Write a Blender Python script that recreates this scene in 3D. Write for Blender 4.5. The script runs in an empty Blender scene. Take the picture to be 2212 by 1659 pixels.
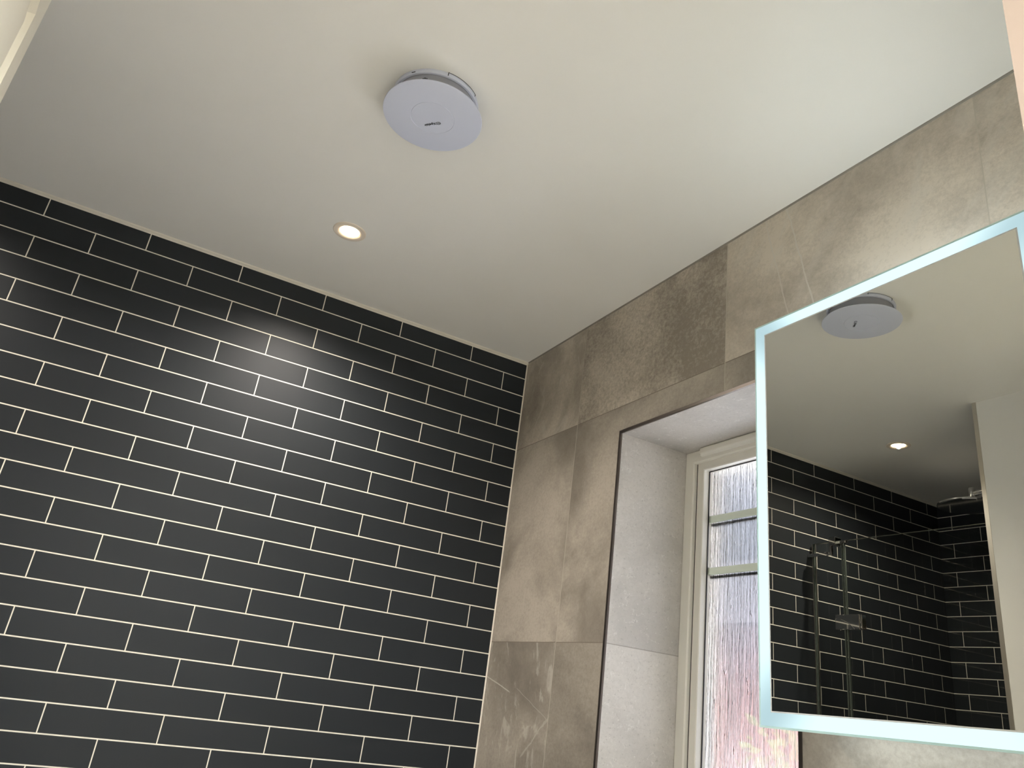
import bpy, bmesh, math, random
from mathutils import Vector, Matrix
R = math.radians
PI = math.pi
scene = bpy.context.scene
C = scene.collection
H = 2.28                      # ceiling height above the floor (m)

# ------------------------------------------------------------------ camera
cam_d = bpy.data.cameras.new('camera')
cam = bpy.data.objects.new('camera', cam_d); C.objects.link(cam)
cam.matrix_world = Matrix(((0.86654999, -0.28996336, -0.40621713, -1.1013218),
                           (-0.48254297, -0.27891516, -0.83027623, -2.1488227),
                           (0.12744957, 0.91549308, -0.38161371, H - 1.08205958),
                           (0, 0, 0, 1)))
cam_d.sensor_fit = 'HORIZONTAL'; cam_d.sensor_width = 36.0
cam_d.lens = 36.0 * 1635.815 / 2212.0
cam_d.clip_start = 0.02
scene.camera = cam

# ------------------------------------------------------------------ world / view
SKY0, SKY1 = 0.72, 86.0
w = bpy.data.worlds.new('overcast_sky'); scene.world = w; w.use_nodes = True
wb = w.node_tree.nodes['Background']
wb.inputs['Color'].default_value = (0.82, 0.89, 1.0, 1)
_t = w.node_tree; _tc = _t.nodes.new('ShaderNodeTexCoord'); _sp = _t.nodes.new('ShaderNodeSeparateXYZ'); _mr = _t.nodes.new('ShaderNodeMapRange')
_t.links.new(_tc.outputs['Generated'], _sp.inputs[0]); _pw = _t.nodes.new('ShaderNodeMath'); _pw.operation = 'POWER'; _pw.use_clamp = True; _pw.inputs[1].default_value = 5.0; _t.links.new(_sp.outputs[2], _pw.inputs[0]); _t.links.new(_pw.outputs[0], _mr.inputs[0])       # overcast sky: brighter overhead
_mr.inputs[1].default_value = 0.0; _mr.inputs[2].default_value = 1.0; _mr.inputs[3].default_value = SKY0; _mr.inputs[4].default_value = SKY1
_t.links.new(_mr.outputs[0], wb.inputs['Strength'])
vs = scene.view_settings
vs.view_transform = 'Standard'; vs.look = 'None'; vs.gamma = 1.0; vs.exposure = 0.14; vs.use_curve_mapping = False
scene.display_settings.display_device = 'sRGB'
cy = scene.cycles
cy.use_denoising = True
cy.max_bounces = 14; cy.diffuse_bounces = 6; cy.glossy_bounces = 6; cy.transmission_bounces = 10; cy.transparent_max_bounces = 16
cy.caustics_reflective = True; cy.caustics_refractive = True; cy.blur_glossy = 0.3
cy.sample_clamp_indirect = 6.0

P_DOWN = 60.0        # spot power of a bathroom downlight
E_LENS = 22.0
E_BORDER = 0.98
E_UNDER = 4.6
E_OVER = 10.5
E_FILL = 60.0

# ------------------------------------------------------------------ shader helpers
class NT:
    def __init__(s, name):
        s.m = bpy.data.materials.new(name); s.m.use_nodes = True
        s.t = s.m.node_tree; s.t.nodes.clear()
        s.out = s.t.nodes.new('ShaderNodeOutputMaterial')
    def n(s, kind, **kw):
        nd = s.t.nodes.new(kind)
        for k, v in kw.items(): setattr(nd, k, v)
        return nd
    def l(s, a, b): s.t.links.new(a, b)
    def put(s, sock, v):
        if isinstance(v, bpy.types.NodeSocket): s.l(v, sock)
        elif v is not None: sock.default_value = v
    def math(s, op, a, b=None, c=None, clamp=False):
        nd = s.n('ShaderNodeMath', operation=op); nd.use_clamp = clamp
        s.put(nd.inputs[0], a)
        if b is not None: s.put(nd.inputs[1], b)
        if c is not None: s.put(nd.inputs[2], c)
        return nd.outputs[0]
    def coords(s):
        tc = s.n('ShaderNodeTexCoord'); sp = s.n('ShaderNodeSeparateXYZ')
        s.l(tc.outputs['Object'], sp.inputs[0])
        return tc.outputs['Object'], sp.outputs[0], sp.outputs[1], sp.outputs[2]
    def comb(s, x, y, z):
        nd = s.n('ShaderNodeCombineXYZ')
        for i, v in enumerate((x, y, z)): s.put(nd.inputs[i], v)
        return nd.outputs[0]
    def mix(s, f, a, b):
        nd = s.n('ShaderNodeMix', data_type='RGBA'); s.put(nd.inputs[0], f)
        s.put(nd.inputs[6], a); s.put(nd.inputs[7], b); return nd.outputs[2]
    def noise(s, vec, scale, detail=4.0, rough=0.5, dist=0.0, color=False):
        nd = s.n('ShaderNodeTexNoise'); s.put(nd.inputs['Vector'], vec)
        nd.inputs['Scale'].default_value = scale; nd.inputs['Detail'].default_value = detail
        nd.inputs['Roughness'].default_value = rough; nd.inputs['Distortion'].default_value = dist
        return nd.outputs['Color' if color else 'Fac']
    def smooth(s, v, lo, hi):
        nd = s.n('ShaderNodeMapRange', interpolation_type='SMOOTHSTEP')
        s.put(nd.inputs[0], v); nd.inputs[1].default_value = lo; nd.inputs[2].default_value = hi
        return nd.outputs[0]
    def principled(s, **kw):
        p = s.n('ShaderNodeBsdfPrincipled'); s.l(p.outputs[0], s.out.inputs[0])
        for k, v in kw.items(): s.put(p.inputs[k.replace('_', ' ')], v)
        return p
    def bump(s, p, h, strength=0.3, dist=0.001):
        b = s.n('ShaderNodeBump'); b.inputs['Strength'].default_value = strength; b.inputs['Distance'].default_value = dist
        s.put(b.inputs['Height'], h); s.l(b.outputs[0], p.inputs['Normal'])

def rgb(r, g, b):
    f = lambda c: ((c/255+0.055)/1.055)**2.4 if c > 10 else c/255/12.92
    return (f(r), f(g), f(b), 1)

def simple(name, col, rough=0.5, metal=0.0, grain=0.0, gscale=60, **kw):
    s = NT(name); p = s.principled(Base_Color=col, Roughness=rough, Metallic=metal, **kw)
    if grain:
        o, x, y, z = s.coords(); s.bump(p, s.noise(o, gscale, 3), grain, 0.0005)
    return s.m

def emit(name, col, st):
    s = NT(name); e = s.n('ShaderNodeEmission'); e.inputs[0].default_value = col; e.inputs[1].default_value = st
    s.l(e.outputs[0], s.out.inputs[0]); return s.m

# black metro tiles. u runs along the wall, v downward from the ceiling
TP, RP, H1 = 0.25552, 0.0645, 0.0622
def metro(name, axis, sign, a_odd, b_even):
    s = NT(name); o, x, y, z = s.coords()
    ax = x if axis == 'x' else y
    u = s.math('MULTIPLY', ax, sign)
    v = s.math('SUBTRACT', H, z)
    rv = s.math('DIVIDE', s.math('ADD', v, RP - H1), RP)
    row = s.math('FLOOR', rv); fr = s.math('SUBTRACT', rv, row)
    odd = s.math('MODULO', row, 2.0)                       # 0 -> first row from the ceiling
    off = s.math('ADD', s.math('MULTIPLY', odd, b_even - a_odd), a_odd)
    uu = s.math('DIVIDE', s.math('SUBTRACT', u, off), TP)
    col = s.math('FLOOR', uu); fu = s.math('SUBTRACT', uu, col)
    du = s.math('MULTIPLY', s.math('MINIMUM', fu, s.math('SUBTRACT', 1.0, fu)), TP)
    dv = s.math('MULTIPLY', s.math('MINIMUM', fr, s.math('SUBTRACT', 1.0, fr)), RP)
    d = s.math('MINIMUM', s.math('ADD', du, 0.0002), dv)
    tile = s.smooth(d, 0.0012, 0.0019)
    wn = s.n('ShaderNodeTexWhiteNoise'); wn.noise_dimensions = '2D'
    s.l(s.comb(row, col, 0.0), wn.inputs['Vector'])
    tone = s.math('MULTIPLY_ADD', wn.outputs['Value'], 0.15, 0.92)
    cm = s.n('ShaderNodeMix', data_type='RGBA', blend_type='MULTIPLY'); cm.inputs[0].default_value = 1
    cm.inputs[6].default_value = (0.0165, 0.0192, 0.0222, 1); s.l(s.comb(tone, tone, tone), cm.inputs[7])
    n2 = s.noise(o, 9.0, 4, 0.6)
    grout = s.mix(n2, rgb(214, 208, 192), rgb(232, 228, 216))
    base = s.mix(tile, grout, cm.outputs[2])
    rough = s.math('MULTIPLY_ADD', tile, -0.42, 0.9)
    p = s.principled(Base_Color=base, Roughness=rough)
    p.inputs['Specular IOR Level'].default_value = 0.22
    h = s.math('ADD', s.smooth(d, 0.001, 0.0035), s.math('MULTIPLY', s.noise(o, 260, 2), 0.08))
    s.bump(p, h, 0.25, 0.0006)
    return s.m

# large stone-look porcelain tiles; U is '-y' on the wall, 'x' in the reveals
def stone(name, mode):
    s = NT(name); o, x, y, z = s.coords()
    v = s.math('SUBTRACT', H, z)
    if mode == 'wall': u = s.math('MULTIPLY', y, -1.0)
    elif mode == 'reveal_side': u = s.math('ADD', x, 0.45)
    else: u = s.math('SUBTRACT', s.math('MULTIPLY', y, -1.0), 0.20); v = s.math('ADD', x, 0.36)
    uc = s.math('DIVIDE', s.math('SUBTRACT', u, 0.3685), 0.602); vc = s.math('DIVIDE', s.math('SUBTRACT', v, 0.322), 0.608)
    cu = s.math('FLOOR', uc); cv = s.math('FLOOR', vc)
    fu = s.math('SUBTRACT', uc, cu); fv = s.math('SUBTRACT', vc, cv)
    du = s.math('MULTIPLY', s.math('MINIMUM', fu, s.math('SUBTRACT', 1.0, fu)), 0.602)
    dv = s.math('MULTIPLY', s.math('MINIMUM', fv, s.math('SUBTRACT', 1.0, fv)), 0.608)
    d = s.math('MINIMUM', du, dv)
    tile = s.smooth(d, 0.0007, 0.0014)
    wn = s.n('ShaderNodeTexWhiteNoise'); wn.noise_dimensions = '2D'
    s.l(s.comb(s.math('ADD', cu, 7.0), s.math('ADD', cv, 3.0), 0.0), wn.inputs['Vector'])
    rnd = wn.outputs['Value']
    q = s.comb(s.math('MULTIPLY_ADD', rnd, 37.0, u), s.math('MULTIPLY_ADD', rnd, 11.0, v), 0.0)
    def eq(c, r):    # 1 on tile (c, r)
        return s.math('MULTIPLY', s.math('COMPARE', cu, float(c), 0.5), s.math('COMPARE', cv, float(r), 0.5))
    big = s.noise(q, 3.2, 5, 0.55, 0.4)
    mid = s.noise(q, 17.0, 6, 0.62, 0.6)
    fine = s.noise(q, 110.0, 6, 0.75, 0.2)
    amt = s.smooth(big, 0.35, 0.65)
    f = s.math('ADD', s.math('MULTIPLY', big, 0.42), s.math('MULTIPLY', mid, 0.32))
    f = s.math('ADD', f, s.math('MULTIPLY', fine, s.math('MULTIPLY_ADD', amt, 0.55, 0.28)))
    f = s.math('DIVIDE', s.math('SUBTRACT', f, 0.34), 0.54, clamp=True)
    if mode == 'wall':
        mott = eq(0, -1); smoothT = eq(1, -1); bl = eq(-1, 1); brushed = eq(-1, -1)
        rough_pat = s.smooth(s.noise(q, 85.0, 6, 0.78, 0.25), 0.36, 0.64)
        f = s.math('SUBTRACT', f, s.math('MULTIPLY', mott, s.math('MULTIPLY_ADD', rough_pat, -0.42, 0.42)))
        f = s.math('ADD', f, s.math('MULTIPLY', smoothT, 0.10))
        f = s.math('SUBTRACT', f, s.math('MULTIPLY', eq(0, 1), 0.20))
        f = s.math('MAXIMUM', f, 0.0)
    col = s.mix(f, rgb(128, 119, 108), rgb(190, 180, 166)) if mode == 'wall' else s.mix(f, DARK, LIGHT)
    if mode == 'wall':      # lower rows darkened: the wall's fall of light put into the colour
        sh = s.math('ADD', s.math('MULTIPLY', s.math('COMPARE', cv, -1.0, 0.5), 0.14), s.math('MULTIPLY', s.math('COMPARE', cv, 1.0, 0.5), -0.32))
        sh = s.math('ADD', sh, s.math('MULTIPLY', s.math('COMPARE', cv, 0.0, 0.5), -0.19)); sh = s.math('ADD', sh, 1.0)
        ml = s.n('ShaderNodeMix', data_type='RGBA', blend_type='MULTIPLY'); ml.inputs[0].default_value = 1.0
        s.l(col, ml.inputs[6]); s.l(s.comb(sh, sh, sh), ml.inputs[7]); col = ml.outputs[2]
    else:
        col = s.mix(0.40, col, rgb(218, 216, 212) if mode == 'reveal_side' else rgb(204, 202, 198))  # same tile paled here, daylight on reveals and soffit put into the colour
    if mode == 'wall':
        def vein(u0, v0, u1, v1, wdt, wob, amp, mask):
            L = math.hypot(u1-u0, v1-v0); tx, ty = (u1-u0)/L, (v1-v0)/L
            a = s.math('SUBTRACT', u, u0); b = s.math('SUBTRACT', v, v0)
            along = s.math('ADD', s.math('MULTIPLY', a, tx), s.math('MULTIPLY', b, ty))
            acr = s.math('SUBTRACT', s.math('MULTIPLY', b, tx), s.math('MULTIPLY', a, ty))
            acr = s.math('ADD', acr, s.math('MULTIPLY', s.math('SUBTRACT', s.noise(q, 14, 5, 0.6), 0.5), wob))
            dd = s.math('ABSOLUTE', acr)
            on = s.math('SUBTRACT', 1.0, s.smooth(dd, wdt*0.4, wdt))
            en = s.math('MULTIPLY', s.smooth(along, -0.004, 0.004), s.math('SUBTRACT', 1.0, s.smooth(along, L-0.01, L+0.01)))
            return s.math('MULTIPLY', s.math('MULTIPLY', s.math('MULTIPLY', on, en), amp), mask)
        vs_ = [vein(1.150, -0.01, 1.225, 0.30, 0.0026, 0.016, 0.95, smoothT),
               vein(1.088, -0.01, 1.160, 0.30, 0.0022, 0.014, 0.75, smoothT),
               vein(0.005, 1.028, 0.150, 1.063, 0.0022, 0.006, 0.75, bl),
               vein(0.190, 1.050, 0.372, 1.122, 0.0014, 0.012, 0.35, bl),
               vein(0.250, 1.215, 0.372, 1.110, 0.0040, 0.03, 0.35, bl),
               vein(1.600, 0.03, 1.575, 0.26, 0.007, 0.05, 0.30, eq(2, -1))]
        vv = vs_[0]
        for e in vs_[1:]: vv = s.math('MAXIMUM', vv, e)
        # brushed pale drifts on the corner tiles
        st = s.comb(s.math('MULTIPLY_ADD', rnd, 5.0, s.math('MULTIPLY', u, 16.0)), s.math('MULTIPLY', v, 6.0), 3.0)
        dr = s.smooth(s.noise(st, 1.0, 6, 0.6, 2.2), 0.56, 0.66)
        dr = s.math('MULTIPLY', dr, s.math('MULTIPLY', s.math('ADD', bl, s.math('MULTIPLY', brushed, 0.9)), 0.42))
        # broad diagonal clouds on the smooth tile
        dg = s.comb(s.math('MULTIPLY', s.math('ADD', u, s.math('MULTIPLY', v, 0.9)), 11.0), s.math('MULTIPLY', s.math('SUBTRACT', v, u), 2.4), 8.0)
        cl = s.math('MULTIPLY', s.smooth(s.noise(dg, 1.0, 5, 0.55, 1.0), 0.50, 0.68), s.math('MULTIPLY', s.math('ADD', smoothT, eq(2, -1)), 0.38))
        vv = s.math('MAXIMUM', s.math('MAXIMUM', vv, dr), cl)
        col = s.mix(vv, col, rgb(196, 190, 180))
    else:
        # pale fossil flecks in the reveal tiles
        vo = s.n('ShaderNodeTexVoronoi', feature='DISTANCE_TO_EDGE')
        wv = s.n('ShaderNodeVectorMath', operation='ADD'); s.l(q, wv.inputs[0])
        sc = s.n('ShaderNodeVectorMath', operation='SCALE'); s.l(s.noise(q, 30, 3, 0.6, 0, True), sc.inputs[0]); sc.inputs['Scale'].default_value = 0.05
        s.l(sc.outputs[0], wv.inputs[1]); s.l(wv.outputs[0], vo.inputs['Vector']); vo.inputs['Scale'].default_value = 44.0
        fl = s.math('SUBTRACT', 1.0, s.smooth(vo.outputs[0], 0.0, 0.06))
        gate = s.smooth(s.noise(q, 34.0, 4, 0.6), 0.52, 0.66)
        col = s.mix(s.math('MULTIPLY', s.math('MULTIPLY', fl, gate), 0.42), col, rgb(228, 226, 220))
        dots = s.smooth(s.noise(q, 150.0, 2, 0.5), 0.66, 0.74)
        col = s.mix(s.math('MULTIPLY', dots, 0.45), col, rgb(226, 224, 218))
        pit = s.smooth(s.noise(q, 120.0, 4, 0.7), 0.57, 0.68)
        col = s.mix(s.math('MULTIPLY', pit, 0.55), col, rgb(150, 146, 140))
    if mode == 'wall':
        gcol = s.mix(s.smooth(du, 0.0014, 0.0016), rgb(176, 168, 154), rgb(118, 108, 96))
    else: gcol = rgb(150, 145, 138)
    base = s.mix(tile, gcol, col)
    p = s.principled(Base_Color=base, Roughness=s.math('MULTIPLY_ADD', fine, 0.2, 0.42))
    s.bump(p, s.math('ADD', s.math('MULTIPLY', fine, 0.35), s.smooth(d, 0.0006, 0.002)), 0.22, 0.0008)
    return s.m
DARK = rgb(128, 121, 113); LIGHT = rgb(188, 181, 173)

M = {}
def paint(name, col, rough=0.55):
    s = NT(name); o, x, y, z = s.coords()
    n = s.noise(o, 5.0, 5, 0.55)
    c2 = tuple(c*0.96 for c in col[:3]) + (1,)
    p = s.principled(Base_Color=s.mix(n, c2, col), Roughness=rough)
    s.bump(p, s.math('ADD', s.noise(o, 3.0, 3), s.math('MULTIPLY', s.noise(o, 320, 2), 0.05)), 0.35, 0.003)
    return s.m
M['ceiling'] = paint('ceiling_paint', rgb(240, 238, 232), 0.42)
M['wall_white'] = paint('white_wall_paint', rgb(230, 229, 224), 0.6)
M['hall'] = paint('hall_wall_paint', rgb(232, 226, 214), 0.7)
M['metro_main'] = metro('black_metro_tile', 'x', -1.0, 0.2154, 0.0870)
M['metro_end'] = metro('black_metro_tile_end', 'y', -1.0, 0.1925, 0.0650)
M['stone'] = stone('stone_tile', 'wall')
M['stone_side'] = stone('stone_tile_reveal', 'reveal_side')
M['stone_top'] = stone('stone_tile_soffit', 'soffit')
M['caulk'] = simple('white_silicone', rgb(214, 208, 194), 0.5, grain=0.3)
M['caulk_grey'] = simple('grey_silicone', rgb(134, 128, 118), 0.55, grain=0.3)
M['floor'] = simple('floor_tile', rgb(222, 222, 222), 0.5, grain=0.3)
M['trim_dark'] = simple('brushed_trim', rgb(120, 112, 106), 0.32, 1.0, grain=0.2, gscale=200)
M['trim_alu'] = simple('satin_aluminium', rgb(205, 200, 190), 0.35, 1.0, grain=0.2, gscale=200)
M['chrome'] = simple('chrome', rgb(225, 225, 225), 0.06, 1.0)
M['upvc'] = simple('white_upvc', rgb(222, 219, 210), 0.3)
M['gasket'] = simple('black_gasket', rgb(22, 20, 24), 0.6)
M['bar'] = simple('glazing_bar_white', rgb(196, 206, 194), 0.35)
M['fan'] = simple('white_plastic', rgb(202, 206, 222), 0.42, grain=0.1)
M['fan_dark'] = simple('shaded_plastic', rgb(150, 151, 160), 0.5)  # darker copy of the fan plastic, recess shade put into the colour
M['ink'] = simple('black_print', rgb(18, 18, 20), 0.6)
M['cab'] = simple('cabinet_grey', rgb(190, 192, 192), 0.4)
M['ceramic'] = simple('white_ceramic', rgb(238, 238, 236), 0.12)
M['vanity'] = simple('vanity_white', rgb(220, 220, 216), 0.35)
M['door'] = simple('white_gloss_door', rgb(244, 238, 220), 0.28, grain=0.05)
M['pine'] = simple('pinkish_timber', rgb(172, 154, 140), 0.5, grain=0.2)
M['lens'] = emit('warm_lamp_lens', (1.0, 0.80, 0.52, 1), E_LENS)
M['under'] = emit('cool_led_diffuser', (0.86, 0.97, 1.0, 1), E_UNDER)
M['over'] = emit('cool_led_top_diffuser', (0.86, 0.97, 1.0, 1), E_OVER)
M['side'] = emit('side_fill_emitter', (0.92, 0.98, 1.0, 1), 1.0)
M['panel'] = emit('hall_fill_emitter', (0.93, 0.97, 1.0, 1), E_FILL)
M['bezel'] = simple('bezel_white', rgb(226, 214, 198), 0.4)
s = NT('mirror_silver'); g = s.n('ShaderNodeBsdfGlossy'); g.inputs['Color'].default_value = (0.68, 0.68, 0.62, 1); g.inputs['Roughness'].default_value = 0.0
s.l(g.outputs[0], s.out.inputs[0]); M['mirror'] = s.m
# shower glass: thin pane that lets shadow rays through
s = NT('shower_glass'); tr = s.n('ShaderNodeBsdfTransparent'); tr.inputs[0].default_value = (0.93, 0.95, 0.93, 1)
gl = s.n('ShaderNodeBsdfGlossy'); gl.inputs['Roughness'].default_value = 0.0; gl.inputs['Color'].default_value = (1, 1, 1, 1)
fr = s.n('ShaderNodeFresnel'); fr.inputs[0].default_value = 1.45
mx = s.n('ShaderNodeMixShader'); s.l(fr.outputs[0], mx.inputs[0]); s.l(tr.outputs[0], mx.inputs[1]); s.l(gl.outputs[0], mx.inputs[2])
s.l(mx.outputs[0], s.out.inputs[0]); M['glass'] = s.m
M['glass_top'] = simple('glass_edge_bright', rgb(190, 190, 180), 0.16, 0.9)
M['glass_edge'] = simple('glass_edge', rgb(80, 86, 80), 0.25, 0.0)
# reeded rain-pattern window glass
s = NT('rain_pattern_glass'); o, x, y, z = s.coords()
wob = s.math('MULTIPLY', s.math('SUBTRACT', s.noise(o, 26, 3, 0.5), 0.5), 0.006)
st = s.comb(x, s.math('ADD', y, wob), s.math('MULTIPLY', z, 0.045))
rid = s.noise(st, 150.0, 3, 0.6, 0.3)
drop = s.smooth(s.noise(s.comb(x, y, s.math('MULTIPLY', z, 0.35)), 90.0, 2, 0.5), 0.66, 0.76)
hh = s.math('ADD', rid, s.math('MULTIPLY', drop, 0.4))
bp = s.n('ShaderNodeBump'); bp.inputs['Strength'].default_value = 0.7; bp.inputs['Distance'].default_value = 0.0032; s.l(hh, bp.inputs['Height'])
rf = s.n('ShaderNodeBsdfRefraction'); rf.inputs['IOR'].default_value = 1.35; rf.inputs['Roughness'].default_value = 0.42; s.l(bp.outputs[0], rf.inputs['Normal'])
rf.inputs['Color'].default_value = (0.93, 0.92, 0.98, 1)
tl = s.n('ShaderNodeBsdfTranslucent'); tl.inputs[0].default_value = (0.09, 0.09, 0.095, 1); s.l(bp.outputs[0], tl.inputs['Normal'])
t2 = s.n('ShaderNodeBsdfTransparent'); t2.inputs[0].default_value = (0.95, 0.96, 0.97, 1)
m1 = s.n('ShaderNodeMixShader'); s.put(m1.inputs[0], s.math('MULTIPLY_ADD', s.smooth(rid, 0.42, 0.62), 0.30, 0.05)); s.l(rf.outputs[0], m1.inputs[1]); s.l(tl.outputs[0], m1.inputs[2])
m2 = s.n('ShaderNodeMixShader'); m2.inputs[0].default_value = 0.06; s.l(m1.outputs[0], m2.inputs[1]); s.l(t2.outputs[0], m2.inputs[2])
gg = s.n('ShaderNodeBsdfGlossy'); gg.inputs['Roughness'].default_value = 0.05; s.l(bp.outputs[0], gg.inputs['Normal'])
m3 = s.n('ShaderNodeMixShader'); m3.inputs[0].default_value = 0.06; s.l(m2.outputs[0], m3.inputs[1]); s.l(gg.outputs[0], m3.inputs[2])
s.l(m3.outputs[0], s.out.inputs[0]); M['obscure'] = s.m
# frosted luminous border: the diffuser is dimmest at the mitred corners where the LED strip stops short
s = NT('frosted_light_border'); e = s.n('ShaderNodeEmission')
at = s.n('ShaderNodeAttribute'); at.attribute_name = 'lamp'; 
s.put(e.inputs[0], s.mix(at.outputs['Fac'], (0.60, 0.84, 0.90, 1), (0.74, 0.97, 1.0, 1)))
s.put(e.inputs[1], s.math('MULTIPLY_ADD', at.outputs['Fac'], E_BORDER*0.30, E_BORDER*0.78)); s.l(e.outputs[0], s.out.inputs[0]); M['border'] = s.m
# outdoors
s = NT('red_brick'); b = s.n('ShaderNodeTexBrick'); o, x, y, z = s.coords()
s.l(s.comb(s.math('ADD', x, y), z, 0.0), b.inputs['Vector']); b.inputs['Scale'].default_value = 1.0
b.inputs['Color1'].default_value = rgb(140, 86, 72); b.inputs['Color2'].default_value = rgb(126, 76, 64); b.inputs['Mortar'].default_value = rgb(140, 114, 100)
b.inputs['Brick Width'].default_value = 0.225; b.inputs['Row Height'].default_value = 0.075; b.inputs['Mortar Size'].default_value = 0.008
s.principled(Base_Color=b.outputs[0], Roughness=0.85); M['brick'] = s.m
M['slate'] = simple('roof_tile', rgb(78, 68, 66), 0.8, grain=0.5, gscale=8)
M['leaf'] = simple('hedge_leaf', rgb(118, 140, 44), 0.6, grain=0.5, gscale=20)
M['patio'] = simple('patio_paving', rgb(160, 156, 150), 0.9, grain=0.5, gscale=20)

# ------------------------------------------------------------------ mesh helpers
def obj(name, bm, mats, parent=None, smooth=False, recalc=True):
    if recalc: bmesh.ops.recalc_face_normals(bm, faces=bm.faces[:])
    me = bpy.data.meshes.new(name); bm.to_mesh(me); bm.free()
    for m in (mats if isinstance(mats, (list, tuple)) else [mats]): me.materials.append(m)
    o = bpy.data.objects.new(name, me); C.objects.link(o)
    if smooth:
        for p in me.polygons: p.use_smooth = True
        md = o.modifiers.new('edge_split', 'EDGE_SPLIT'); md.split_angle = R(35)
    if parent:
        o.parent = parent
        o.matrix_parent_inverse = parent.matrix_basis.inverted()      # parts are modelled in room coordinates
    return o
def thing(name, label, cat, loc, group=None):
    o = bpy.data.objects.new(name, None); C.objects.link(o); o.location = loc; o.empty_display_size = 0.05
    o['label'] = label; o['category'] = cat
    if group: o['group'] = group
    return o
def tag(o, label, cat, group=None):
    o['label'] = label; o['category'] = cat
    if group: o['group'] = group
    return o
def struct(name, bm, mats, **kw):
    o = obj(name, bm, mats, **kw); o['kind'] = 'structure'; return o
def box(bm, x0, x1, y0, y1, z0, z1, mi=0):
    vs = [bm.verts.new((x, y, z)) for z in (z0, z1) for y in (y0, y1) for x in (x0, x1)]
    fs = []
    for q in ((0, 2, 3, 1), (4, 5, 7, 6), (0, 1, 5, 4), (2, 6, 7, 3), (0, 4, 6, 2), (1, 3, 7, 5)):
        f = bm.faces.new([vs[i] for i in q]); f.material_index = mi; fs.append(f)
    return fs
def bbox(x0, x1, y0, y1, z0, z1, bev=0.002, seg=2):
    bm = bmesh.new(); box(bm, min(x0, x1), max(x0, x1), min(y0, y1), max(y0, y1), min(z0, z1), max(z0, z1))
    if bev: bmesh.ops.bevel(bm, geom=bm.edges[:], offset=bev, segments=seg, affect='EDGES', profile=0.6)
    return bm
def lathe(bm, prof, cx, cy, n=64, closed=False, a0=0.0, a1=2*PI):
    full = abs(a1 - a0 - 2*PI) < 1e-6; rings = []; m = n if full else n + 1
    for k in range(m):
        a = a0 + (a1-a0)*k/n
        rings.append([bm.verts.new((cx + r*math.cos(a), cy + r*math.sin(a), z)) if r > 1e-7 else None for r, z in prof])
    cen = {}
    for i, (r, z) in enumerate(prof):
        if r <= 1e-7: cen[i] = bm.verts.new((cx, cy, z))
    L = len(prof)
    for k in range(n):
        A, B = rings[k], rings[(k+1) % m]
        for i in range(L if closed else L-1):
            j = (i+1) % L
            q = [A[i] or cen[i], B[i] or cen.get(i), B[j] or cen.get(j), A[j] or cen[j]] if True else None
            q = [v for t, v in enumerate(q) if v is not None and v not in q[:t]]
            if len(q) > 2: bm.faces.new(q)
    return bm
def tube(bm, pts, r, n=16):
    pts = [Vector(p) for p in pts]; rings = []; up = None
    for i, p in enumerate(pts):
        d = (pts[min(i+1, len(pts)-1)] - pts[max(i-1, 0)]).normalized()
        up = (up - d*up.dot(d)).normalized() if up else d.orthogonal().normalized()
        b = d.cross(up)
        rr = r[i] if isinstance(r, (list, tuple)) else r
        rings.append([bm.verts.new(p + (up*math.cos(2*PI*k/n) + b*math.sin(2*PI*k/n))*rr) for k in range(n)])
    for A, B in zip(rings, rings[1:]):
        for k in range(n): bm.faces.new((A[k], A[(k+1) % n], B[(k+1) % n], B[k]))
    bm.faces.new(rings[0][::-1]); bm.faces.new(rings[-1]); return bm
def prism(bm, poly, ax, t0, t1):
    """extrude a 2D outline along axis ax"""
    def P(a, b, t): return {'x': (t, a, b), 'y': (a, t, b), 'z': (a, b, t)}[ax]
    A = [bm.verts.new(P(a, b, t0)) for a, b in poly]; B = [bm.verts.new(P(a, b, t1)) for a, b in poly]
    n = len(poly)
    bm.faces.new(A[::-1]); bm.faces.new(B)
    for i in range(n): bm.faces.new((A[i], A[(i+1) % n], B[(i+1) % n], B[i]))
    return bm

# ------------------------------------------------------------------ room shell
XP = -1.557      # white partition face
XE = -2.592      # end of the shower
YD = -1.85       # doorway wall, bathroom side
YH = -1.95       # doorway wall, hall side
OY0, OY1, OZ0, OZ1 = -1.1650, -0.5890, H-1.27, H-0.3990       # window opening in the stone wall
DF = 0.222       # depth of the window frame behind the wall face

bm = bmesh.new(); box(bm, XE-0.2, 1.0, -3.4, 0.2, -0.15, 0.0); struct('floor', bm, M['floor'])
bm = bmesh.new(); box(bm, XE-0.2, 1.0, -3.4, 0.2, H, H+0.15); struct('ceiling', bm, M['ceiling'])
bm = bmesh.new(); box(bm, XE-0.2, 0.0, 0.0, 0.15, 0.0, H); struct('wall_left', bm, M['metro_main'])
bm = bmesh.new(); box(bm, XE-0.2, XE, -0.80, 0.0, 0.0, H); struct('wall_shower_end', bm, M['metro_end'])
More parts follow.
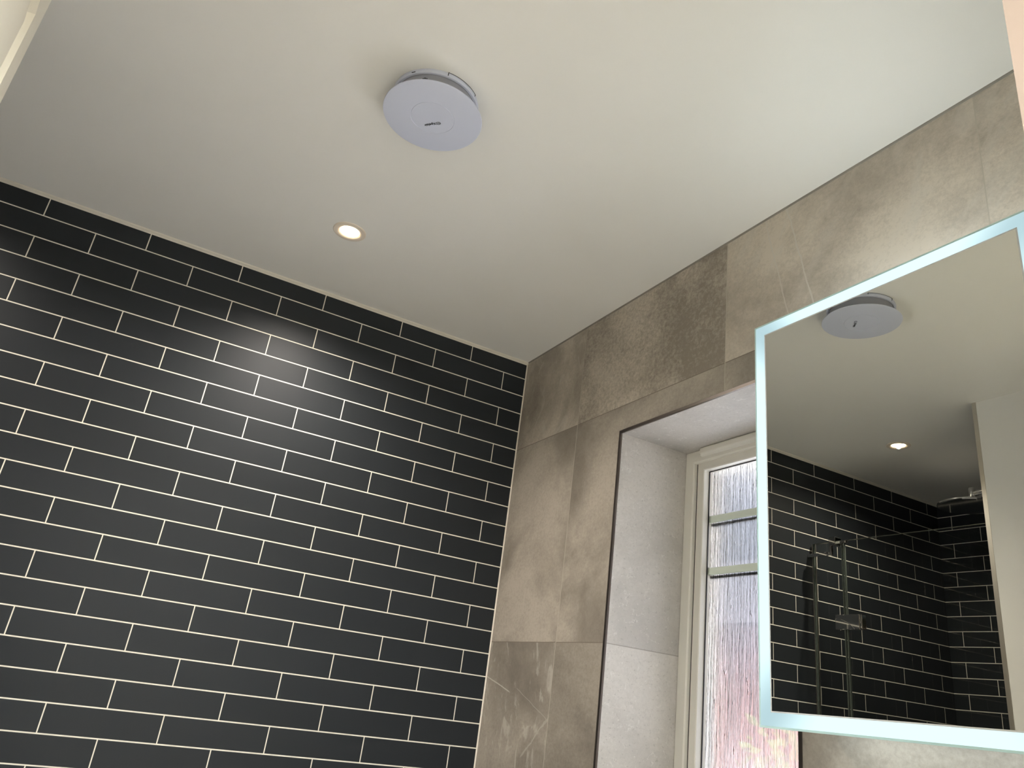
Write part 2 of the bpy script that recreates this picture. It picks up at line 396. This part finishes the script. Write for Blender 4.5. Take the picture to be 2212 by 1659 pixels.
# stone wall with the window opening and its tiled reveals
bm = bmesh.new()
def quad(bm, pts, mi=0):
    f = bm.faces.new([bm.verts.new(p) for p in pts]); f.material_index = mi; return f
T = 0.30; Y0, Y1 = YD, 0.15
for xx, mi in ((0.0, 0), (T, 1)):
    quad(bm, [(xx, OY1, 0), (xx, Y1, 0), (xx, Y1, H), (xx, OY1, H)], mi)
    quad(bm, [(xx, Y0, 0), (xx, OY0, 0), (xx, OY0, H), (xx, Y0, H)], mi)
    quad(bm, [(xx, OY0, 0), (xx, OY1, 0), (xx, OY1, OZ0), (xx, OY0, OZ0)], mi)
    quad(bm, [(xx, OY0, OZ1), (xx, OY1, OZ1), (xx, OY1, H), (xx, OY0, H)], mi)
quad(bm, [(0, OY1, OZ0), (T, OY1, OZ0), (T, OY1, OZ1), (0, OY1, OZ1)], 2)
quad(bm, [(0, OY0, OZ0), (T, OY0, OZ0), (T, OY0, OZ1), (0, OY0, OZ1)], 2)
quad(bm, [(0, OY0, OZ1), (T, OY0, OZ1), (T, OY1, OZ1), (0, OY1, OZ1)], 3)
quad(bm, [(0, OY0, OZ0), (T, OY0, OZ0), (T, OY1, OZ0), (0, OY1, OZ0)], 3)
quad(bm, [(0, Y0, 0), (T, Y0, 0), (T, Y0, H), (0, Y0, H)], 0)
quad(bm, [(0, Y1, 0), (T, Y1, 0), (T, Y1, H), (0, Y1, H)], 1)
bmesh.ops.remove_doubles(bm, verts=bm.verts[:], dist=1e-5)
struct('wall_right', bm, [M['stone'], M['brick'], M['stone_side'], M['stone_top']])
# block between shower and doorway: white towards the room, tiled towards the shower
bm = bmesh.new(); fs = box(bm, XE-0.2, XP, YH, -0.80, 0.0, H)
fs[3].material_index = 1
struct('wall_partition', bm, [M['wall_white'], M['metro_main']])
# doorway wall
DX0, DX1, DZ = -1.243, -0.430, 2.075
bm = bmesh.new()
box(bm, XP, DX0, YH, YD, 0, H); box(bm, DX1, 0.0, YH, YD, 0, H); box(bm, DX0, DX1, YH, YD, DZ, H)
struct('wall_back', bm, M['hall'])
# hallway shell behind the camera
bm = bmesh.new(); box(bm, XE-0.2, 1.0, -3.4, -3.25, 0, H); struct('wall_hall_far', bm, M['hall'])
bm = bmesh.new(); box(bm, -2.75, -2.6, -3.25, YH, 0, H); struct('wall_hall_left', bm, M['hall'])
bm = bmesh.new(); box(bm, 0.6, 0.75, -3.25, YD, 0, H); box(bm, 0.0, 0.6, YH, YD, 0, H); struct('wall_hall_right', bm, M['hall'])

# silicone joints
bm = bmesh.new(); prism(bm, [(0.0, H), (-0.009, H), (-0.007, H-0.003), (-0.003, H-0.006), (0.0, H-0.009)], 'x', XE, 0.0)
struct('trim_1', bm, M['caulk'])
bm = bmesh.new(); prism(bm, [(0.0, 0.0), (-0.0032, 0.0), (-0.002, -0.0018), (0.0, -0.003)], 'z', 0.0, H)
struct('trim_2', bm, M['caulk'])
bm = bmesh.new(); prism(bm, [(0.0, H), (-0.003, H), (-0.0022, H-0.002), (0.0, H-0.0035)], 'y', YD, 0.0)
struct('trim_3', bm, M['caulk_grey'])
# metal edge trim round the window opening
bm = bmesh.new(); tw = 0.0075
box(bm, -0.0015, 0.004, OY1-0.001, OY1+tw-0.001, OZ0, OZ1+tw-0.001)
box(bm, -0.0015, 0.004, OY0-tw+0.001, OY0+0.001, OZ0, OZ1+tw-0.001)
box(bm, -0.0015, 0.004, OY0+0.001, OY1-0.001, OZ1-0.001, OZ1+tw-0.001)
struct('trim_4', bm, M['trim_dark'])
# aluminium corner trim on the partition edge
bm = bmesh.new(); box(bm, XP-0.002, XP+0.0015, -0.812, -0.7985, 0, H); box(bm, XP-0.012, XP-0.002, -0.8005, -0.7985, 0, H)
struct('trim_5', bm, M['trim_alu'])

# doorway lining: pinkish timber on the right jamb, white on the others
bm = bmesh.new(); box(bm, DX1-0.012, DX1+0.004, YH-0.015, YD+0.004, 0, DZ)
struct('trim_6', bm, M['pine'])
bm = bmesh.new(); box(bm, DX0-0.004, DX0+0.012, YH-0.015, YD+0.0, 0, DZ); box(bm, DX0+0.012, DX1-0.012, YH-0.015, YD, DZ-0.02, DZ)
struct('trim_7', bm, M['door'])

# ------------------------------------------------------------------ open door leaf (left edge of the picture)
hinge = Vector((-1.238, YD+0.012, 0)); tip = Vector((-1.387, -1.100, 0))
ud = (hinge - tip).normalized(); nd = Vector((-ud.y, ud.x, 0))
if nd.x < 0: nd = -nd
Lw = (hinge - tip).length
def dp(s_, t, z): return tip + ud*s_ + nd*t + Vector((0, 0, z))      # s along leaf from the free edge, t towards the room
def slab(bm, s0, s1, t0, t1, z0, z1):
    vs = [bm.verts.new(dp(a, b, c)) for c in (z0, z1) for b in (t0, t1) for a in (s0, s1)]
    for q in ((0, 2, 3, 1), (4, 5, 7, 6), (0, 1, 5, 4), (2, 6, 7, 3), (0, 4, 6, 2), (1, 3, 7, 5)): bm.faces.new([vs[i] for i in q])
d1 = bpy.data.objects.new('door_1', None); C.objects.link(d1); d1.location = (hinge.x, hinge.y, 0); d1['kind'] = 'structure'
bm = bmesh.new(); ZB, ZT = 0.008, 2.048; ST = 0.118; RT = 0.150
for a, b, c, d in ((0, ST, ZB, ZT), (Lw-ST, Lw, ZB, ZT), (ST, Lw-ST, ZT-RT, ZT), (ST, Lw-ST, ZB, 0.21), (ST, Lw-ST, 0.93, 1.05)):
    slab(bm, a, b, -0.040, 0.0, c, d)
obj('stile_and_rail_frame', bm, M['door'], d1)
for z0, z1 in ((0.21, 0.93), (1.05, ZT-RT)):
    bm = bmesh.new(); s0, s1 = ST, Lw-ST
    loops = [(0, 0.0), (0.012, -0.009), (0.030, -0.009), (0.060, -0.002)]
    prev = None
    for k, (ins, t) in enumerate(loops):
        ring = [bm.verts.new(dp(a, t, c)) for a, c in ((s0+ins, z0+ins), (s1-ins, z0+ins), (s1-ins, z1-ins), (s0+ins, z1-ins))]
        if prev:
            for i in range(4): bm.faces.new((prev[i], prev[(i+1) % 4], ring[(i+1) % 4], ring[i]))
        prev = ring
    bm.faces.new(prev)
    obj('raised_panel', bm, M['door'], d1)

# ------------------------------------------------------------------ window
win = bpy.data.objects.new('window_1', None); C.objects.link(win); win.location = (DF, (OY0+OY1)/2, OZ0); win['kind'] = 'structure'
def ring_frame(bm, y0, y1, z0, z1, wd, x0, x1, bev=0.0):
    """rectangular mitred frame; y0<y1, z0<z1 are the outer sizes"""
    def R4(i, x): return [(x, y0+i, z0+i), (x, y1-i, z0+i), (x, y1-i, z1-i), (x, y0+i, z1-i)]
    prof = [(0, x1), (0, x0+bev), (bev, x0), (wd-bev, x0), (wd, x0+bev), (wd, x1)] if bev else [(0, x1), (0, x0), (wd, x0), (wd, x1)]
    rings = [[bm.verts.new(p) for p in R4(i, x)] for i, x in prof]
    n = len(rings)
    for a in range(n):
        A, B = rings[a], rings[(a+1) % n]
        for i in range(4): bm.faces.new((A[i], A[(i+1) % 4], B[(i+1) % 4], B[i]))
    return bm
bm = bmesh.new(); ring_frame(bm, OY0, OY1, OZ0, OZ1-0.0, 0.0345, DF, 0.292, 0.003); obj('outer_frame', bm, M['upvc'], win)
bm = bmesh.new(); ring_frame(bm, OY0+0.0345, OY1-0.0345, OZ0+0.0345, OZ1-0.0285, 0.004, DF+0.0125, 0.285); obj('outer_gasket', bm, M['gasket'], win)
cs = bmesh.new(); ring_frame(cs, OY0+0.038, OY1-0.038, OZ0+0.038, OZ1-0.031, 0.025, DF+0.010, 0.28, 0.002); obj('casement', cs, M['upvc'], win)
bm = bmesh.new(); ring_frame(bm, OY0+0.0625, OY1-0.0625, OZ0+0.0625, OZ1-0.0555, 0.0025, 0.2505, 0.2532); obj('glazing_gasket', bm, M['gasket'], win)
gy0, gy1, gz0, gz1 = OY0+0.062, OY1-0.062, OZ0+0.062, OZ1-0.055
bm = bmesh.new(); quad(bm, [(0.2625, gy0, gz0), (0.2625, gy1, gz0), (0.2625, gy1, gz1), (0.2625, gy0, gz1)])
obj('obscured_pane', bm, M['obscure'], win)
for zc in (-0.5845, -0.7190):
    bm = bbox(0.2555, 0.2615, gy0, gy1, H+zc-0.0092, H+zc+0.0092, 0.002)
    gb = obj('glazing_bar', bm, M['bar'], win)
    bm = bbox(0.264, 0.267, gy0, gy1, H+zc-0.0165, H+zc-0.0095, 0.0); obj('bar_shadow_strip', bm, M['gasket'], gb)  # dark strip stands in for the bar's shadow line in the glass
# trickle vent on the head of the frame
bm = bmesh.new(); y0, y1 = OY0+0.07, -0.6565; zt = OZ1-0.001; prof = []
out = []
for k in range(9):
    a = PI/2*k/8; out.append((DF-0.0145*math.sin(a) , zt-0.0145-0.0075*math.cos(a)))
poly = [(DF+0.001, zt-0.022)] + out + [(DF-0.0145, zt-0.004), (DF-0.011, zt), (DF+0.001, zt)]
prism(bm, poly, 'y', y0, y1)
for i, f in enumerate(list(bm.faces)[:2]): pass
bmesh.ops.bevel(bm, geom=[e for e in bm.edges if abs(e.verts[0].co.y - e.verts[1].co.y) < 1e-6], offset=0.004, segments=3, affect='EDGES')
obj('trickle_vent', bm, M['upvc'], win)
bm = bbox(0.002, DF+0.002, OY0+0.001, OY1-0.001, OZ0-0.0, OZ0+0.02, 0.003); obj('window_sill', bm, M['ceramic'], win)

# ------------------------------------------------------------------ extractor fan on the ceiling
FX, FY, FD = -0.7800, -0.9690, 0.041
fan = thing('extractor_fan', 'round white extractor fan with dark maker name, mounted on the ceiling', 'extractor fan', (FX, FY, H))
bm = bmesh.new(); lathe(bm, [(0.0855, H), (0.0865, H-0.002), (0.0858, H-0.0075), (0.0845, H-0.0090), (0.0812, H-0.0092), (0.0802, H-0.0080), (0.0795, H)], FX, FY, 96)
obj('base_ring', bm, M['fan'], fan, smooth=True)
bm = bmesh.new(); lathe(bm, [(0.0800, H-0.0080), (0.0785, H-0.0088), (0.0735, H-0.0270), (0.0700, H-0.0285), (0.0560, H-0.0290), (0.0520, H-0.0240), (0.0500, H-0.006), (0.0, H-0.006)], FX, FY, 96)
inner = obj('recessed_housing', bm, M['fan_dark'], fan, smooth=True)
for k in range(3):            # posts that carry the cover
    a = R(100 + 120*k); px, py = FX+0.062*math.cos(a), FY+0.062*math.sin(a)
    bm = bmesh.new(); lathe(bm, [(0.0, H-FD+0.001), (0.0035, H-FD+0.001), (0.0035, H-0.010), (0.0, H-0.010)], px, py, 16)
    obj('post', bm, M['fan'], fan, smooth=True)
# three slanted vent slots on the throat of the housing, and the gap, notch and slit on the ring
def rad_box(ang, r, hr, ht, z0, z1, lean, name):
    bm = bmesh.new(); er = Vector((math.cos(ang), math.sin(ang), 0)); et = Vector((-er.y, er.x, 0)); vs_ = []
    for z, ln in ((z0, -lean), (z1, lean)):
        for j in (-1, 1):
            for i in (-1, 1):
                vs_.append(bm.verts.new(Vector((FX, FY, z)) + er*(r + i*hr + (z1-z0)*(-0.15 if z == z0 else 0.15)) + et*(j*ht + ln)))
    for q in ((0, 2, 3, 1), (4, 5, 7, 6), (0, 1, 5, 4), (2, 6, 7, 3), (0, 4, 6, 2), (1, 3, 7, 5)): bm.faces.new([vs_[i] for i in q])
    return obj(name, bm, M['ink'], fan)
for k in (-2, -1, 0, 1):
    hh_ = 0.0036 if k in (-1, 0) else 0.0024
    rad_box(R(-127) + k*0.034, 0.0766, 0.0006, 0.00055, H-0.0190-hh_, H-0.0190+hh_, 0.0009, 'vent_slot')
rad_box(R(-97), 0.0862, 0.0006, 0.0008, H-0.0075, H-0.0010, 0.0, 'ring_notch')
rad_box(R(-143), 0.0862, 0.0005, 0.0040, H-0.0070, H-0.0060, 0.0, 'ring_notch')
rad_box(R(-49), 0.0862, 0.0005, 0.0007, H-0.0050, H-0.0010, 0.0, 'ring_notch')
bm = bmesh.new(); lathe(bm, [(0.0862, H), (0.0868, H), (0.0868, H-0.0006), (0.0862, H-0.0006)], FX, FY, 40, closed=True, a0=R(-97), a1=R(-49)); obj('ceiling_gap', bm, M['ink'], fan)
zc = H-FD
bm = bmesh.new(); lathe(bm, [(0.0, zc+0.003), (0.093, zc+0.003), (0.0978, zc+0.0022), (0.0994, zc+0.0005), (0.0988, zc-0.0008), (0.0955, zc-0.0014),
    (0.0445, zc-0.0020), (0.0438, zc-0.0012), (0.0430, zc-0.0012), (0.0423, zc-0.0020), (0.0, zc-0.0022)], FX, FY, 128)
cover = obj('cover_disc', bm, M['fan'], fan, smooth=True)
cover.modifiers['edge_split'].split_angle = R(25)
zl = zc-0.0025
er = Vector((-0.6575, 0.7535, 0)).normalized(); eu = Vector((0, 0, -1)).cross(er)
def flat(o, origin, sc):
    m = Matrix.Identity(4)
    for i in range(3): m[i][0] = er[i]*sc; m[i][1] = eu[i]*sc; m[i][2] = (0, 0, -sc)[i]; m[i][3] = origin[i]
    return m
txt = bpy.data.curves.new('maker_name', 'FONT'); txt.body = 'Xpelair'; txt.size = 1.0; txt.extrude = 0.02; txt.offset = 0.012; txt.align_x = 'LEFT'
to = bpy.data.objects.new('tmp_text', txt); C.objects.link(to)
bpy.context.view_layer.update()
dg = bpy.context.evaluated_depsgraph_get()
me = bpy.data.meshes.new_from_object(to.evaluated_get(dg)); bpy.data.objects.remove(to)
start = Vector((-0.7643-0.6575*0.0054, -0.9638+0.7535*0.0054, zl))
wid = max(v.co.x for v in me.vertices)
sc_ = 0.0262/wid
me.transform(flat(None, start - eu*0.0028, sc_)); me.materials.clear(); me.materials.append(M['ink'])
for p in me.polygons: p.material_index = 0
tn = bpy.data.objects.new('maker_name', me); C.objects.link(tn); tn.parent = fan; tn.matrix_parent_inverse = fan.matrix_basis.inverted()
# ring emblem with a four-blade cross
bm = bmesh.new(); ec = start - er*0.0045 + eu*0.0004
def disc_pt(r, a, dz=0.0): return ec + (er*math.cos(a) + eu*math.sin(a))*r + Vector((0, 0, dz))
n = 40
for r0, r1 in ((0.0031, 0.0040),):
    A = [bm.verts.new(disc_pt(r0, 2*PI*k/n)) for k in range(n)]; B = [bm.verts.new(disc_pt(r1, 2*PI*k/n)) for k in range(n)]
    for k in range(n): bm.faces.new((A[k], A[(k+1) % n], B[(k+1) % n], B[k]))
for k in range(4):
    a = PI/4 + k*PI/2
    bm.faces.new([bm.verts.new(disc_pt(0.0004, a-0.5)), bm.verts.new(disc_pt(0.0028, a-0.28)), bm.verts.new(disc_pt(0.0028, a+0.28)), bm.verts.new(disc_pt(0.0004, a+0.5))])
# swoosh beside the ring
A = [bm.verts.new(disc_pt(0.0046, PI*0.62+PI*0.75*k/14)) for k in range(15)]; B = [bm.verts.new(disc_pt(0.0046+0.0009*math.sin(PI*k/14), PI*0.62+PI*0.75*k/14)) for k in range(15)]
for k in range(14):
    try: bm.faces.new((A[k], A[k+1], B[k+1], B[k]))
    except ValueError: pass
obj('maker_emblem', bm, M['ink'], fan)

# ------------------------------------------------------------------ recessed downlights
def downlight(x, y, label, z=H, power=P_DOWN, lens=None, group='recessed ceiling downlights', color=(1.0, 0.92, 0.83), ang=150, blend=1.0):
    t = thing('downlight', label, 'ceiling light', (x, y, z), group)
    bm = bmesh.new()
    lathe(bm, [(0.0435, z+0.001), (0.0437, z-0.0012), (0.0420, z-0.0030), (0.0370, z-0.0038), (0.0300, z-0.0030), (0.0262, z-0.0005), (0.0250, z+0.001)], x, y, 72)
    obj('bezel', bm, M['bezel'], t, smooth=True)
    bm = bmesh.new(); lathe(bm, [(0.0255, z-0.0006), (0.018, z-0.0014), (0.0, z-0.0018)], x, y, 48)
    obj('lens', bm, lens or M['lens'], t, smooth=True)
    ld = bpy.data.lights.new('downlight_lamp', 'SPOT'); ld.energy = power; ld.color = color
    ld.spot_size = R(ang); ld.spot_blend = blend; ld.shadow_soft_size = 0.008
    lo = bpy.data.objects.new('downlight_lamp', ld); C.objects.link(lo); lo.location = (0, 0, -0.006); lo.parent = t
    return t
downlight(-0.7755, -0.3860, 'lit round downlight set in the ceiling nearest the black tiled wall')
downlight(-1.7680, -0.3840, 'lit round downlight over the shower, seen only in the mirror', power=P_DOWN*0.6)
# added fill light: unseen glowing square on the hallway ceiling behind the camera
t = thing('hall_fill_light', 'added unseen fill light panel on the hallway ceiling outside the bathroom door', 'ceiling light', (-0.85, -2.70, H))
bm = bmesh.new(); ring_frame(bm, -3.02, -2.38, 0, 0.64, 0.02, 0, 0.02)
for v in bm.verts: v.co = Vector((-1.17 + v.co.z, v.co.y, H - v.co.x))
obj('frame', bm, M['upvc'], t)
bm = bmesh.new(); box(bm, -1.15, -0.55, -3.0, -2.40, H-0.012, H-0.006); obj('diffuser', bm, M['panel'], t)

# ------------------------------------------------------------------ mirror cabinet
cabY0, cabY1 = -1.703, -1.2065
def MX(y, z): return -0.1401 - 0.007*(y+1.3) - 0.0048*((z-H)+0.7)       # the door hangs a touch off square
def corner(u_, v_, off=0.0):
    """u 0..1 from the left edge to the right, v 0..1 from the top down"""
    yl = -1.2005 + (-1.2120+1.2005)*v_; y = yl + (cabY0 - yl)*u_
    zt_ = -0.3741 - 0.0021*u_; zb_ = -1.0722 + 0.0090*u_
    z = H + zt_ + (zb_-zt_)*v_
    return Vector((MX(y, z)-off, y, z))
cab = thing('mirror_cabinet', 'wall mirror cabinet with a glowing cool white frosted border, right of the window', 'mirror cabinet', (0, -1.45, H-1.07))
bm = bbox(-0.130, 0.0, -1.690, -1.222, H-1.052, H-0.392, 0.002); obj('cabinet_body', bm, M['cab'], cab)
# door slab behind the glass
bm = bmesh.new()
A = [bm.verts.new(corner(*c) + Vector((0.0010, 0, 0))) for c in ((0, 0), (1, 0), (1, 1), (0, 1))]
B = [bm.verts.new(corner(*c) + Vector((0.0065, 0, 0))) for c in ((0, 0), (1, 0), (1, 1), (0, 1))]
bm.faces.new(A); bm.faces.new(B[::-1])
for i in range(4): bm.faces.new((A[i], A[(i+1) % 4], B[(i+1) % 4], B[i]))
obj('door_panel', bm, simple('door_glass_back', rgb(200, 214, 214), 0.3), cab)
bu, bv = 0.0235/0.497, 0.0225/0.698; eu_, ev_ = 0.003/0.497, 0.003/0.698
def strip(c0, c1, c2, c3, nseg, name, mat):
    """quad strip c0-c1 outer edge, c3-c2 inner edge; 'lamp' stores how far from the corner, i.e. how bright the LED strip is"""
    bm = bmesh.new(); lay = bm.verts.layers.float.new('lamp'); prev = None
    for k in range(nseg+1):
        t = k/nseg
        a = corner(c0[0]+(c1[0]-c0[0])*t, c0[1]+(c1[1]-c0[1])*t); b = corner(c3[0]+(c2[0]-c3[0])*t, c3[1]+(c2[1]-c3[1])*t)
        va, vb = bm.verts.new(a), bm.verts.new(b)
        L = (corner(*c1)-corner(*c0)).length; dd = min(t, 1-t)*L
        g = min(1.0, max(0.0, (dd-0.004)/0.10)); g = g*g*(3-2*g)
        va[lay] = vb[lay] = g
        if prev: bm.faces.new((prev[0], va, vb, prev[1]))
        prev = (va, vb)
    return obj(name, bm, mat, cab)
o4 = [(eu_, ev_), (1-eu_, ev_), (1-eu_, 1-ev_), (eu_, 1-ev_)]
i4 = [(bu, bv), (1-bu, bv), (1-bu, 1-bv), (bu, 1-bv)]
for i in range(4):
    j = (i+1) % 4
    strip(o4[i], o4[j], i4[j], i4[i], 40, 'light_border', M['border'])
# thin clear margin outside the frosted band
bm = bmesh.new(); e4 = [(0, 0), (1, 0), (1, 1), (0, 1)]
A = [bm.verts.new(corner(*c)) for c in e4]; B = [bm.verts.new(corner(*c)) for c in o4]
for i in range(4): bm.faces.new((A[i], A[(i+1) % 4], B[(i+1) % 4], B[i]))
obj('glass_margin', bm, simple('glass_margin', rgb(190, 222, 222), 0.15), cab)
m4 = [(bu+0.0045, bv+0.003), (1-bu-0.0045, bv+0.003), (1-bu-0.0045, 1-bv-0.003), (bu+0.0045, 1-bv-0.003)]
bm = bmesh.new(); A = [bm.verts.new(corner(*c)) for c in i4]; B = [bm.verts.new(corner(*c)) for c in m4]
for i in range(4): bm.faces.new((A[i], A[(i+1) % 4], B[(i+1) % 4], B[i]))
obj('etched_inner_line', bm, simple('etched_line', rgb(208, 212, 214), 0.4), cab)
bm = bmesh.new(); bm.faces.new([bm.verts.new(corner(*c)) for c in m4]); obj('mirror_glass', bm, M['mirror'], cab)
# downward LED diffuser under the cabinet
bm = bbox(-0.110, -0.020, -1.660, -1.240, H-1.0545, H-1.0518, 0.0); obj('underside_light', bm, M['under'], cab)
bm = bbox(-0.115, -0.030, -1.2222, -1.2205, H-1.03, H-0.41, 0.0); obj('side_fill_light', bm, M['side'], cab)  # added fill light to brighten the window reveal
bm = bbox(-0.118, -0.080, -1.660, -1.240, H-0.3922, H-0.3900, 0.0); obj('topside_light', bm, M['over'], cab)

# ------------------------------------------------------------------ shower enclosure
XG = -1.715
scr = thing('shower_screen', 'frameless clear glass shower enclosure with chrome hinges, reflected in the mirror', 'shower screen', (XG, -0.40, 0))
ZG = H-0.3585; GT = 0.008
def pane(name, y0, y1, z0=0.02, z1=ZG):
    bm = bmesh.new(); quad(bm, [(XG, y0, z0), (XG, y1, z0), (XG, y1, z1), (XG, y0, z1)])
    p_ = obj(name, bm, M['glass'], scr)
    for nm, (a, b, c, d) in dict(top=(y0, y1, z1-0.002, z1), side=(y1-0.004, y1, z0, z1-0.002), side2=(y0, y0+0.004, z0, z1-0.002)).items():
        bm = bmesh.new(); box(bm, XG-GT/2, XG+GT/2, a, b, c, d); obj('polished_edge', bm, M['glass_top'] if nm == 'top' else M['glass_edge'], p_)
    return p_
pane('fixed_panel', -0.1500, -0.0120)
pane('door_pane', -0.7980, -0.1570)
def chrome_box(name, *a, bev=0.002, parent=None): return obj(name, bbox(*a, bev), M['chrome'], parent or scr)
# glass-to-glass hinge: wide plate, curved cover, narrow cap
for zc_ in (H-0.669, H-1.85):
    chrome_box('hinge', XG-0.010, XG+0.010, -0.2170, -0.1100, zc_-0.0275, zc_+0.0275)
    h2 = chrome_box('hinge', XG-0.012, XG+0.012, -0.2290, -0.2200, zc_-0.0265, zc_+0.0265)
    bm = bmesh.new(); pts = []
    for k in range(12):
        t = k/11; pts.append((XG+0.011, -0.112-0.082*t, zc_+0.0135-0.039*t*t*(1.0)))
    tube(bm, pts, 0.0012, 8); obj('hinge_line', bm, M['chrome'], scr)
# stabiliser at the top: clamp, short arm to the tiled wall
chrome_box('top_clamp', XG-0.016, XG+0.020, -0.1330, -0.1020, H-0.3770, H-0.3440)
chrome_box('top_clamp_arm', XG-0.006, XG+0.006, -0.1700, -0.1330, H-0.3690, H-0.3610, bev=0.001)
chrome_box('wall_bracket', XG+0.010, XG+0.022, -0.1150, -0.1030, H-0.4150, H-0.3770)
chrome_box('wall_bracket_arm', XG+0.010, XG+0.022, -0.1030, 0.0, H-0.4150, H-0.4020, bev=0.001)
# wall channel for the fixed panel
bm = bmesh.new(); box(bm, XG-0.009, XG-0.0055, -0.018, 0.0, 0.02, ZG); obj('wall_channel', bm, M['trim_alu'], scr)

# shower head on its arm
SX = -2.05
sh = thing('overhead_shower', 'round chrome overhead shower on a wall arm, seen at the right of the mirror', 'shower head', (SX, -0.80, H-0.143))
bm = bmesh.new(); tube(bm, [(SX, -0.80, H-0.143), (SX, -0.70, H-0.143), (SX, -0.51, H-0.143), (SX, -0.492, H-0.147), (SX, -0.486, H-0.158)], 0.0105, 20); obj('wall_arm', bm, M['chrome'], sh, smooth=True)
bm = bmesh.new(); lathe(bm, [(0, H-0.120), (0.010, H-0.121), (0.0125, H-0.126), (0.0115, H-0.150), (0.014, H-0.158), (0.014, H-0.170), (0.010, H-0.176), (0, H-0.177)], SX, -0.485, 32); obj('swivel_joint', bm, M['chrome'], sh, smooth=True)
bm = bmesh.new(); lathe(bm, [(0, H-0.172), (0.025, H-0.173), (0.045, H-0.179), (0.110, H-0.184), (0.118, H-0.187), (0.119, H-0.192), (0.115, H-0.195), (0.0, H-0.195)], SX, -0.478, 72); obj('head_plate', bm, M['chrome'], sh, smooth=True)
bm = bmesh.new(); tube(bm, [(SX, -0.800, H-0.143), (SX, -0.792, H-0.143)], 0.028, 32); obj('wall_flange', bm, M['chrome'], sh)

# ------------------------------------------------------------------ added basin unit below the mirror (out of frame, put in to bounce light up)
van = thing('bounce_vanity', 'white vanity unit added unseen under the mirror cabinet to bounce light', 'vanity unit', (-0.22, -1.45, 0))
obj('cabinet_body', bbox(-0.44, 0.0, -1.72, -1.20, 0.25, 0.80, 0.003), M['vanity'], van)
for y0, y1 in ((-1.716, -1.462), (-1.458, -1.204)):
    d_ = obj('door', bbox(-0.458, -0.441, y0, y1, 0.26, 0.79, 0.002), M['vanity'], van)
    yy = -1.475 if y1 < -1.46 else -1.445
    obj('handle', bbox(-0.475, -0.459, yy-0.006, yy+0.006, 0.60, 0.72, 0.002), M['chrome'], d_)
bs = thing('washbasin', 'white ceramic washbasin added unseen on the vanity unit to bounce light', 'washbasin', (-0.22, -1.45, 0.80))
bm = bmesh.new(); ring = []
def rr(hx, hy, z, k=6, r=0.05, cx=-0.23, cy=-1.46):
    out = []
    for qx, qy, a0 in ((1, 1, 0), (-1, 1, 90), (-1, -1, 180), (1, -1, 270)):
        for i in range(k+1):
            a = R(a0 + 90*i/k); out.append(bm.verts.new((cx + qx*(hx-r) + r*math.cos(a), cy + qy*(hy-r) + r*math.sin(a), z)))
    return out
loops = [rr(0.20, 0.24, 0.802), rr(0.225, 0.255, 0.86), rr(0.225, 0.255, 0.925), rr(0.205, 0.235, 0.930), rr(0.185, 0.215, 0.900), rr(0.15, 0.18, 0.845), rr(0.07, 0.09, 0.830)]
for A, B in zip(loops, loops[1:]):
    n = len(A)
    for i in range(n): bm.faces.new((A[i], A[(i+1) % n], B[(i+1) % n], B[i]))
bm.faces.new(loops[0][::-1]); bm.faces.new(loops[-1])
obj('bowl', bm, M['ceramic'], bs, smooth=True)

# ------------------------------------------------------------------ outdoors, seen through the obscured glass
bm = bmesh.new(); box(bm, 0.6, 40, -25, 40, -3.2, -3.0); struct('ground', bm, M['patio'])
hs = thing('brick_house', 'red brick house blurred behind the obscured window glass', 'house', (14, 12, -3.0))
bm = bmesh.new(); box(bm, 12, 20, 2, 26, -3.0, 3.4); obj('wall', bm, M['brick'], hs)
bm = bmesh.new(); prism(bm, [(11.6, 3.4), (20.4, 3.4), (16, 6.0)], 'y', 1.6, 26.4); obj('roof', bm, M['slate'], hs)
for k, yy in enumerate((4.2, 15.6, 21.5)):
    f_ = obj('window', bbox(11.94, 12.02, yy, yy+1.4, 0.6, 1.9, 0.01), M['upvc'], hs)
    obj('pane', bbox(11.92, 11.945, yy+0.08, yy+1.32, 0.68, 1.82, 0.0), M['gasket'], f_)
random.seed(4)
hd_ = thing('garden_shrub', 'bright green shrub blurred in the lower right of the window', 'shrub', (5.4, 3.0, -3.0))
bm = bmesh.new()
for k in range(2600):
    a, b = random.uniform(0, 2*PI), random.uniform(-0.9, 1.0); rr_ = 1.0 + random.uniform(-0.25, 0.08)
    c = Vector((5.4 + 1.25*rr_*math.cos(a)*math.sqrt(1-min(b*b, 0.99)), 3.0 + 1.35*rr_*math.sin(a)*math.sqrt(1-min(b*b, 0.99)), -0.25 + 1.95*b*rr_))
    e1 = Vector((random.gauss(0, 1), random.gauss(0, 1), random.gauss(0, 1))).normalized(); e2 = e1.orthogonal().normalized(); sz = random.uniform(0.06, 0.12)
    bm.faces.new([bm.verts.new(c + e1*sz), bm.verts.new(c + e2*sz*0.45), bm.verts.new(c - e1*sz), bm.verts.new(c - e2*sz*0.45)])
obj('foliage', bm, M['leaf'], hd_, recalc=False)
bm = bmesh.new(); tube(bm, [(5.4, 3.0, -3.0), (5.42, 3.0, -1.8), (5.38, 3.05, -0.4)], [0.09, 0.07, 0.04], 10); obj('stem', bm, M['slate'], hd_)
